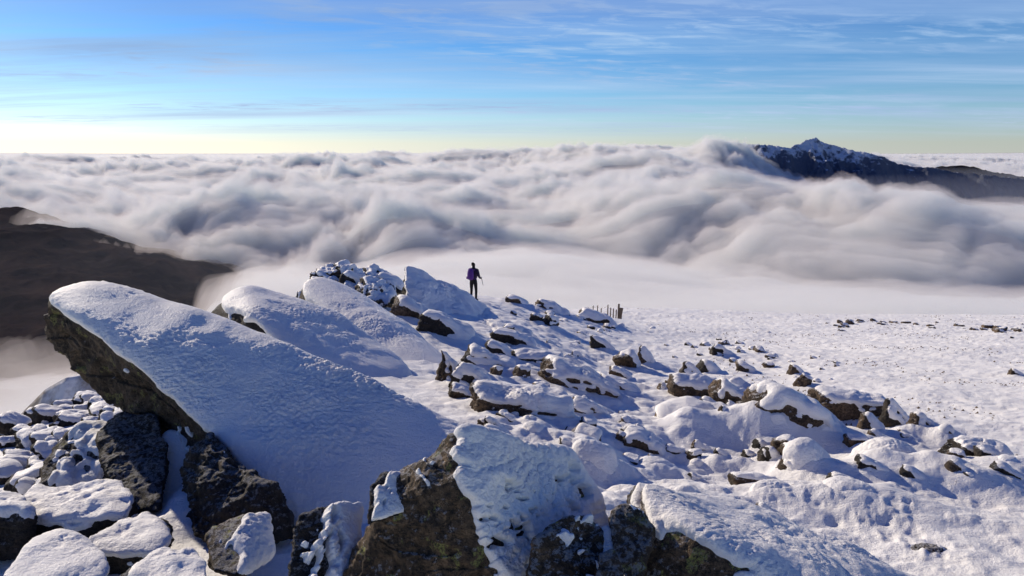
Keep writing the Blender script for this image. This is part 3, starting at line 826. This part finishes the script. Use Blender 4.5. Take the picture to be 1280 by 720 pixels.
hp = at(592, 375.5, 31.0); hp[2] = float(ground_z(np.array([hp[0]]), np.array([hp[1]]))[0]) - .03
S_ = at(591, 326, 31)[2] - at(591, 375.5, 31)[2]; K = S_ / 1.78
M_BODY = plain('dark_clothes', (.012, .011, .014), .85); M_JACK = plain('dark_purple_jacket', (.028, .016, .045), .7)
M_PACK = plain('purple_pack', (.10, .025, .22), .6); M_HAIR = plain('dark_hair', (.02, .014, .01), .8); M_METAL = plain('pole_metal', (.12, .12, .13), .5)
J = [((0, 0, .98), (.15, .115)), ((0, 0, 1.15), (.125, .10)), ((0, .01, 1.36), (.165, .11)), ((0, .02, 1.48), (.07, .065)), ((0, .035, 1.58), (.06, .06)), ((0, .05, 1.70), (.088, .10)),
     ((-.10, .0, .88), .10), ((-.115, .02, .50), .065), ((-.12, -.01, .10), .05), ((-.13, .14, .05), .045),
     ((.10, .0, .88), .10), ((.12, .03, .50), .065), ((.125, .0, .10), .05), ((.145, .15, .05), .045),
     ((-.20, .01, 1.42), .062), ((-.24, .06, 1.15), .048), ((-.16, .24, 1.04), .036), ((-.12, .30, 1.05), .03),
     ((.20, .01, 1.42), .062), ((.255, .05, 1.14), .048), ((.22, .26, 1.02), .036), ((.21, .33, 1.02), .03)]
E_ = [(0, 1), (1, 2), (2, 3), (3, 4), (4, 5), (0, 6), (6, 7), (7, 8), (8, 9), (0, 10), (10, 11), (11, 12), (12, 13), (2, 14), (14, 15), (15, 16), (16, 17), (2, 18), (18, 19), (19, 20), (20, 21)]
sc_j = lambda L: [(tuple(x * K for x in a), tuple(x * K for x in b) if isinstance(b, tuple) else b * K) for a, b in L]
person = skin('person', (sc_j(J), E_), M_BODY, None, tuple(hp))
person.rotation_euler = (0, 0, math.radians(-28))
tag(person, 'hiker in dark clothes standing on the snow ridge looking out over the clouds', 'person')
skin('jacket', (sc_j([((0, 0, .90), (.165, .13)), ((0, 0, 1.12), (.145, .12)), ((0, .01, 1.36), (.185, .125)), ((0, .02, 1.48), (.085, .08)), ((-.20, .01, 1.42), .078), ((-.24, .06, 1.15), .062), ((-.17, .22, 1.05), .048),
     ((.20, .01, 1.42), .078), ((.255, .05, 1.14), .062), ((.225, .23, 1.03), .048)]), [(0, 1), (1, 2), (2, 3), (2, 4), (4, 5), (5, 6), (2, 7), (7, 8), (8, 9)]), M_JACK, person)
skin('hair', (sc_j([((0, .02, 1.74), (.095, .10)), ((0, -.035, 1.68), (.085, .07)), ((0, -.05, 1.58), (.05, .035))]), [(0, 1), (1, 2)]), M_HAIR, person)
pack = skin('backpack', (sc_j([((0, 0, -.24), (.14, .09)), ((0, -.01, -.08), (.17, .12)), ((0, -.01, .12), (.165, .115)), ((0, .01, .26), (.13, .09)), ((0, .01, .31), (.10, .06))]), [(0, 1), (1, 2), (2, 3), (3, 4)]), M_PACK, None, (0, 0, 0))
rot = math.radians(-28); off = np.array([0, -.235, 1.22]) * K
pack.location = (hp[0] + off[0] * math.cos(rot) - off[1] * math.sin(rot), hp[1] + off[0] * math.sin(rot) + off[1] * math.cos(rot), hp[2] + off[2])
pack.rotation_euler = (0, 0, rot)
tag(pack, 'bulging purple rucksack worn on the back of the hiker', 'backpack')
for sx_ in (-1, 1):
    skin('strap', (sc_j([((sx_ * .10, .10, .20), .022), ((sx_ * .12, .26, .24), .022), ((sx_ * .13, .36, .10), .022), ((sx_ * .14, .30, -.14), .02), ((sx_ * .13, .10, -.2), .02)]), [(0, 1), (1, 2), (2, 3), (3, 4)]), M_PACK, pack, sub=1)
skin('side_pocket', (sc_j([((-.17, 0, -.2), .05), ((-.18, 0, -.06), .045)]), [(0, 1)]), M_PACK, pack, sub=1)
hx = np.array([.22, .33, 1.03]) * K
hw = np.array([hp[0] + hx[0] * math.cos(rot) - hx[1] * math.sin(rot), hp[1] + hx[0] * math.sin(rot) + hx[1] * math.cos(rot), hp[2] + hx[2]])
pole = skin('walking_pole', ([((0, 0, .06), .016), ((0, 0, 0), .016), ((.07, .02, -.34), .010)], [(0, 1), (1, 2)]), M_METAL, None, tuple(hw), sub=1)
tag(pole, 'short dark walking pole held in the right hand of the hiker', 'walking pole')

# ------------------------------------------------------------------ far mountain
def polar(u0, u1, nc, d0, d1, nr, power=1.0):
    uu = np.linspace(u0, u1, nc)[None]; dd = np.exp(np.linspace(0, 1, nr) ** power * (math.log(d1) - math.log(d0)) + math.log(d0))[:, None]
    return np.broadcast_arrays(uu, dd)


def mountain(name, sil, Yr, width, depth_var, mat, seed, base=-500, amp=40, ncol=700, nrow=420, foot=.62):
    """ridge whose crest line runs through the given skyline, falling away on both sides with gullies"""
    xs = np.array([q[0] for q in sil], float); ys = np.array([q[1] for q in sil], float)
    pxs = np.linspace(xs[0], xs[-1], ncol); cr = np.interp(pxs, xs, ys)
    yy = Yr + width * np.linspace(-1.0, .8, nrow)[:, None]
    C = np.array([at(a, b, Yr) for a, b in zip(pxs, cr)])
    X_ = np.broadcast_to(C[:, 0], (nrow, ncol)); Y_ = np.broadcast_to(yy, (nrow, ncol)); Zc = C[:, 2]
    wob = fbm2(X_[0] / 500, X_[0] * 0 + seed, 3, seed) * width * .12
    dist = np.abs(Y_ - Yr - wob[None]) / width
    Z_ = Zc[None] - (dist ** .9) * width * foot
    g = fbm2(X_ / (width * .22) + dist * .8, Y_ / (width * .5), 6, seed + 3, mode='r', gain=.55)
    Z_ = Z_ + (g - .25) * amp * sst(0, .12, dist) * 2 + fbm2(X_ / 60, Y_ / 60, 4, seed + 9) * amp * .18
    me = mesh_from(name, np.stack([X_, Y_, Z_], -1).reshape(-1, 3), grid_faces(nrow, ncol), mat)
    return tag(link(name, me), kind='structure')


s = NT('hazed_mountain_rock_and_snow'); g_ = s.n('NewGeometry'); co = g_.outputs['Position']
sp_ = s.n('SeparateXYZ'); s.l(co, sp_.inputs[0]); nn = s.n('SeparateXYZ'); s.l(g_.outputs['Normal'], nn.inputs[0])
z_n = s.math('MULTIPLY', s.math('ADD', sp_.outputs['Z'], 120), 1 / 420)
f_ = s.math('ADD', z_n, s.math('MULTIPLY', s.math('SUBTRACT', s.noise(co, .012, 8, .75), .5), 2.0))
f_ = s.math('ADD', f_, s.math('MULTIPLY', s.math('SUBTRACT', nn.outputs['Z'], .72), 1.0))
f_ = s.ramp(f_, [(.10, 0.0), (.36, .92)])
col = s.mix(s.noise(co, .02, 6, .6), (.06, .075, .115), (.12, .13, .165))  # rock colour lifted towards blue, painting in the distance haze
col = s.mix(f_, col, (.62, .66, .74))
b = s.bsdf(col, .9, s.bump(s.noise(co, .03, 6, .65), .8, 12)); s.l(b.outputs[0], s.out.inputs[0]); M_MTN = s.m
s = NT('shadowed_moorland'); co = s.n('NewGeometry').outputs['Position']
col = s.mix(s.ramp(s.noise(co, .004, 7, .6), [(.35, 0.0), (.65, 1.0)]), (.010, .010, .014), (.040, .029, .028))  # moor colours darkened to stand in for cloud shadow
col = s.mix(s.ramp(s.noise(co, .02, 6, .6), [(.55, 0.0), (.7, .5)]), col, (.05, .036, .034))
b = s.bsdf(col, 1.0, s.bump(s.noise(co, .02, 6, .65), .5, 10), 0); s.l(b.outputs[0], s.out.inputs[0]); M_MOOR = s.m

mountain('snowy_mountain', [(840, 215), (900, 190), (925, 179), (962, 181), (985, 184), (1003, 177), (1022, 171), (1040, 179), (1066, 187), (1100, 195), (1125, 205), (1160, 209), (1200, 215), (1250, 221), (1300, 224), (1420, 250)],
         6500, 2200, 0, M_MTN, 3, amp=100)
mountain('distant_hill', [(1130, 214), (1172, 208), (1190, 206), (1212, 207), (1235, 213), (1262, 217), (1330, 230)], 9500, 1500, 0, M_MOOR, 5, amp=20, ncol=200, nrow=100)

# valley floor / lower slopes as one sheet reaching the horizon
U, D = polar(-1.3, 1.3, 760, 120, 12000, 760)
D = np.concatenate([D, np.full((1, 760), 400000.0)]); U = np.concatenate([U, U[:1]])
VX, VY = U * D, D * 1.0
VC = [(-500, 330, 2700), (-100, 290, 2700), (20, 262, 2700), (80, 281, 2650), (150, 298, 2600), (230, 316, 2550), (300, 335, 2500), (400, 385, 2400), (640, 430, 2400), (1280, 440, 2400),
      (-400, 360, 1700), (0, 318, 1700), (150, 350, 1700), (300, 382, 1700), (640, 470, 1700), (1280, 480, 1700), (-400, 430, 1100), (0, 398, 1100), (150, 432, 1100), (300, 465, 1100), (640, 540, 1100), (1280, 540, 1100),
      (-300, 520, 700), (0, 502, 700), (200, 530, 700), (640, 620, 700), (1280, 620, 700), (-300, 700, 350), (300, 700, 350), (1280, 700, 350), (640, 800, 200),
      (20, 300, 3500), (300, 350, 3500), (640, 380, 3500), (1280, 380, 3500), (0, 280, 6000), (640, 300, 6000), (1280, 300, 6000), (-400, 300, 4000)]
vp_, vv_ = [], []
for px, py, dd in VC:
    a, t_ = uv_of(px, py); vp_.append((a * 1.6, .9 * math.log(dd))); vv_.append(t_)
V_RBF = RBF(vp_, vv_, 1e-3)
Dc = np.minimum(D, 6000)
VZ = V_RBF(U * 1.6, .9 * np.log(Dc)) * Dc - 900 * sst(5000, 12000, D)
gul = fbm2(VX / 420 + VY / 1500, VY / 900, 6, 41, mode='r', gain=.55)
VZ = VZ + (gul * 38 + fbm2(VX / 150, VY / 220, 5, 43) * 12) * sst(300, 800, D)
me = mesh_from('valley_terrain', np.stack([VX, VY, VZ], -1).reshape(-1, 3), grid_faces(*U.shape), M_MOOR)
tag(link('valley_terrain', me), kind='structure')

# snow-dusted shoulder of our own mountain dropping into the fog, left
s = NT('dusted_scree'); co = s.n('NewGeometry').outputs['Position']
col = s.mix(s.ramp(s.noise(co, .25, 7, .7), [(.42, 0.0), (.60, 1.0)]), (.20, .17, .15), (.62, .62, .66))
b = s.bsdf(col, .9, s.bump(s.noise(co, .4, 5, .6), .6, .6)); s.l(b.outputs[0], s.out.inputs[0])
mountain('snow_dusted_slope', [(-60, 560), (0, 540), (30, 512), (60, 482), (85, 468), (120, 463), (200, 462), (300, 480)], 70, 30, 0, s.m, 12, amp=1.2, ncol=200, nrow=160, foot=.9)

# ------------------------------------------------------------------ sea of cloud
CC = [  # photo pixel, distance: top of the cloud
    (-600, 203, 30000), (0, 201, 30000), (640, 201, 30000), (1280, 203, 30000), (1900, 203, 30000), (640, 196, 150000), (0, 196, 150000), (1280, 197, 150000),
    (-400, 225, 6500), (0, 222, 6500), (300, 222, 6500), (560, 214, 7000), (1280, 215, 12000), (1500, 215, 12000), (1280, 292, 5200), (1500, 275, 5200),
    (700, 205, 6200), (790, 197, 6000), (860, 187, 5900), (912, 171, 5800), (940, 194, 5700), (970, 226, 5700), (1000, 242, 5500), (1050, 260, 5400), (1120, 270, 5200), (1190, 286, 4900), (900, 214, 5000),
    (-300, 245, 3600), (0, 236, 3600), (120, 252, 3300), (220, 250, 3300), (330, 240, 3300), (450, 235, 3600), (640, 232, 3600), (900, 238, 3600), (1100, 272, 3600), (1280, 292, 3400), (1500, 265, 3400),
    (320, 262, 2500), (420, 256, 2500), (540, 262, 2600), (660, 262, 2600), (800, 262, 2400), (950, 260, 2300), (1120, 268, 2100), (1280, 280, 1950), (1500, 280, 1900),
    (120, 284, 2420), (200, 290, 2380), (280, 300, 2330), (60, 274, 2480), (330, 322, 2250), (430, 318, 2250), (560, 303, 2300), (700, 303, 2200), (850, 320, 2000), (1000, 332, 1850), (1140, 345, 1700), (1280, 355, 1620), (1500, 370, 1500),
    (500, 330, 1500), (640, 320, 1500), (800, 335, 1350), (700, 370, 950), (900, 370, 950), (1100, 378, 950), (1280, 388, 900), (640, 420, 600), (900, 430, 600), (1300, 430, 600), (1700, 430, 600),
    (400, 345, 1200), (330, 352, 1150), (260, 385, 950), (300, 420, 700), (100, 465, 700), (0, 470, 750), (-200, 480, 750), (60, 560, 420), (300, 520, 420), (700, 520, 400), (1200, 520, 400),
]
cp_, cv_ = [], []
for px, py, dd in CC:
    a, t_ = uv_of(px, py); cp_.append((a * 1.6, .9 * math.log(dd))); cv_.append(t_)
C_RBF = RBF(cp_, cv_, 5e-4)
DC = [(-300, 430, -1), (0, 430, -.8), (60, 440, -.25), (0, 462, .7), (60, 458, .6), (110, 450, .2), (-200, 470, 1), (40, 500, 1.5), (0, 380, -1.6), (100, 350, -1.8), (200, 330, -1.6), (200, 380, -1.2), (150, 410, -1.2), (235, 385, -.1), (260, 378, .5), (290, 360, .3),
      (300, 330, -.5), (330, 340, .4), (350, 320, .9), (310, 300, .3), (280, 312, -.5), (230, 304, .3), (120, 296, .35), (60, 284, .3), (-40, 290, -.3), (0, 258, 1.2), (150, 318, -.9), (60, 305, -.8), (-100, 270, .5), (100, 270, 1.1), (200, 272, 1.0), (300, 275, 1.0), (-300, 300, -.5), (-100, 300, -.5),
      (400, 300, 1.5), (450, 360, 1.5), (640, 300, 2), (640, 400, 2), (1000, 300, 2), (1280, 300, 2), (1280, 400, 2), (0, 240, 2), (300, 240, 2), (640, 240, 2), (1280, 240, 2), (300, 420, 1.5), (200, 480, 1.6), (600, 520, 2), (1500, 300, 2), (-400, 230, 2)]
dp_, dv_ = [], []
for px, py, v_ in DC:
    a, t_ = uv_of(px, py); dp_.append((a, t_ * 2.2)); dv_.append(v_)
D_RBF = RBF(dp_, dv_, 1e-3)

seg = [(330, 1350, 110), (1350, 4600, 760), (4600, 12000, 260), (12000, 200000, 110)]
dd_ = np.concatenate([np.exp(np.linspace(math.log(a), math.log(b), n_, endpoint=False)) for a, b, n_ in seg] + [[200000.0]])
U, D = np.broadcast_arrays(np.linspace(-1.0, 1.0, 1200)[None], dd_[:, None])
CX, CY = U * D, D * 1.0
tc_ = C_RBF(U * 1.6, .9 * np.log(D))
ZB = tc_ * D
dens = D_RBF(U, np.clip(tc_, -.6, 0) * 2.2)
# billows: size grows with distance, smooth in the near fog bank
kx, ky = CX / 1000, CY / 1000
wx = fbm2(kx * 1.1, ky * 1.1, 3, 51) * .35; wy = fbm2(kx * 1.1 + 9, ky * 1.1, 3, 52) * .35
fogbank = 1 - sst(0, 1, (D - 1750 + 330 * U * 1.8 + 260 * fbm2(kx * 1.5, ky * 1.5, 2, 60)) / 330)
roll = fbm2((kx + wx) * .62, (ky + wy) * 1.0, 3, 53, mode='b')
puff = fbm2((kx + wx) * 2.2, (ky + wy) * 2.6, 3, 54, mode='b', gain=.5)
fine = fbm2((kx + wx * .6) * 6.5, (ky + wy * .6) * 6.5, 4, 56, mode='b', gain=.55)
far = sst(3000, 9000, D)
mod = .55 + .85 * sst(-.35, .45, fbm2(kx * .8, ky * .8, 2, 71)); mod2 = .5 + .9 * sst(-.3, .4, fbm2(kx * 1.9, ky * 1.9, 2, 72))
bil = roll * (128 + 30 * far) + puff * 80 * mod + fine * 52 * mod2 * mod + fbm2(kx * .28 + ky * .1, ky * .5, 3, 73) * 75 - 12
bils = roll * (116 + 30 * far) + fbm2((kx + wx) * 2.2, (ky + wy) * 2.6, 1, 54, mode='b') * 40 * mod + fbm2(kx * .28 + ky * .1, ky * .5, 3, 73) * 75 - 12
bils = bils + fbm2(kx * .12, ky * .3, 4, 58) * 260 * far * (1 - sst(40000, 90000, D))
bil = bil + fbm2(kx * .12, ky * .3, 4, 58) * 260 * far * (1 - sst(40000, 90000, D))
calm = (1 - .4 * sst(.22, .42, U)) * sst(-.6, .9, dens)
CZ = ZB + bil * calm * (1 - .93 * fogbank) * (1 - sst(50000, 120000, D)) + fbm2(kx * 2, ky * 2, 3, 59) * 26 * fogbank + fbm2(kx * 5 + ky, ky * 3, 3, 62) * 6 * fogbank
wisp = fbm2((kx + wx) * 3, (ky + wy) * 3, 5, 61, gain=.6)
al = sst(-.25, .75, dens + wisp * 1.3); al = np.clip(al + .35 * sst(.22, .5, wisp) * sst(-1.3, -.2, dens) * (1 - sst(-.2, .4, dens)), 0, 1); al = np.where(al < .02, 0, al)
THK = 95 + 60 * far - 30 * fogbank
CZS = ZB + bils * calm * (1 - .93 * fogbank) * (1 - sst(50000, 120000, D))
ZBOT = CZ - THK
ZTOP = ZBOT + .05 + THK * al
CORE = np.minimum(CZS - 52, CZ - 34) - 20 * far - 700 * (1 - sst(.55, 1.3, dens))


def closed(name, top, bot, al, mat):
    nr, nc = top.shape; n = nr * nc
    A = al.copy(); A[0] = A[-1] = 0; A[:, 0] = A[:, -1] = 0; z = (A <= 0).ravel()
    V = np.concatenate([np.stack([CX, CY, np.where(A > 0, top, bot)], -1).reshape(-1, 3), np.stack([CX, CY, bot], -1).reshape(-1, 3)])
    F = grid_faces(nr, nc); F = F[~z[F].all(1)]
    B = np.where(z[F], F, F + n)[:, ::-1]
    F = np.concatenate([F, B]); used = np.unique(F); rm = np.full(2 * n, -1); rm[used] = np.arange(len(used))
    return mesh_from(name, V[used], rm[F], mat)


def vapour(name, dens_, aniso, col=(1, 1, 1, 1)):
    s = NT(name); v = s.n('VolumeScatter'); v.inputs['Density'].default_value = dens_; v.inputs['Anisotropy'].default_value = aniso
    v.inputs['Color'].default_value = col; s.l(v.outputs[0], s.out.inputs['Volume']); return s.m


# horizontal swelling so the puffs bulge sideways too
M_CLOUD = vapour('cloud_vapour', .036, .05, (.47, .42, .41, 1))
M_MIST = vapour('thin_mist', .0050, .15, (.66, .59, .56, 1))
wis2 = fbm2((kx + wx * 1.2) * 4.5 + 3, (ky + wy * 1.2) * 4.5, 5, 81, gain=.6)
MT = 14 + 34 * np.clip(wis2 + .15, 0, 1) * (1 + 2 * far)
al2 = sst(-.55, .55, dens + wis2 * 1.4); al2 = np.where(al2 < .02, 0, al2)
ZM0 = ZBOT - 6
ZM1 = ZM0 + .3 + (THK + 6 + MT) * al2
tag(link('thin_mist', closed('thin_mist', ZM1, ZM0, al2, M_MIST)), kind='structure')
tag(link('sea_of_cloud', closed('sea_of_cloud', ZTOP, ZBOT, al, M_CLOUD)), kind='structure')
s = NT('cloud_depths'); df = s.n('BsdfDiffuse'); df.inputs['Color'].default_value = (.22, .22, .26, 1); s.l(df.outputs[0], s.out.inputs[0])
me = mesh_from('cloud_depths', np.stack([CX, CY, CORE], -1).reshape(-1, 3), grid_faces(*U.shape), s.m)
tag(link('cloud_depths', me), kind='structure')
bm = bmesh.new(); bmesh.ops.create_cube(bm, size=1.0)
for v in bm.verts: v.co = ((v.co.x) * 60000, 500 + (v.co.y + .5) * 60000, -175 - 1200 * (.5 - v.co.z))
me = bpy.data.meshes.new('valley_haze'); bm.to_mesh(me); bm.free()
me.materials.append(vapour('valley_haze_air', .00005, .2, (.8, .85, 1, 1)))
tag(link('valley_haze', me), kind='structure')
print('clouds', time.time() - T0)

sc.view_settings.view_transform = 'Standard'; sc.view_settings.look = 'None'; sc.view_settings.exposure = 0
sc.cycles.use_denoising = True
sc.cycles.max_bounces = 8; sc.cycles.diffuse_bounces = 3; sc.cycles.volume_bounces = 3; sc.cycles.transparent_max_bounces = 24
print('done', time.time() - T0)
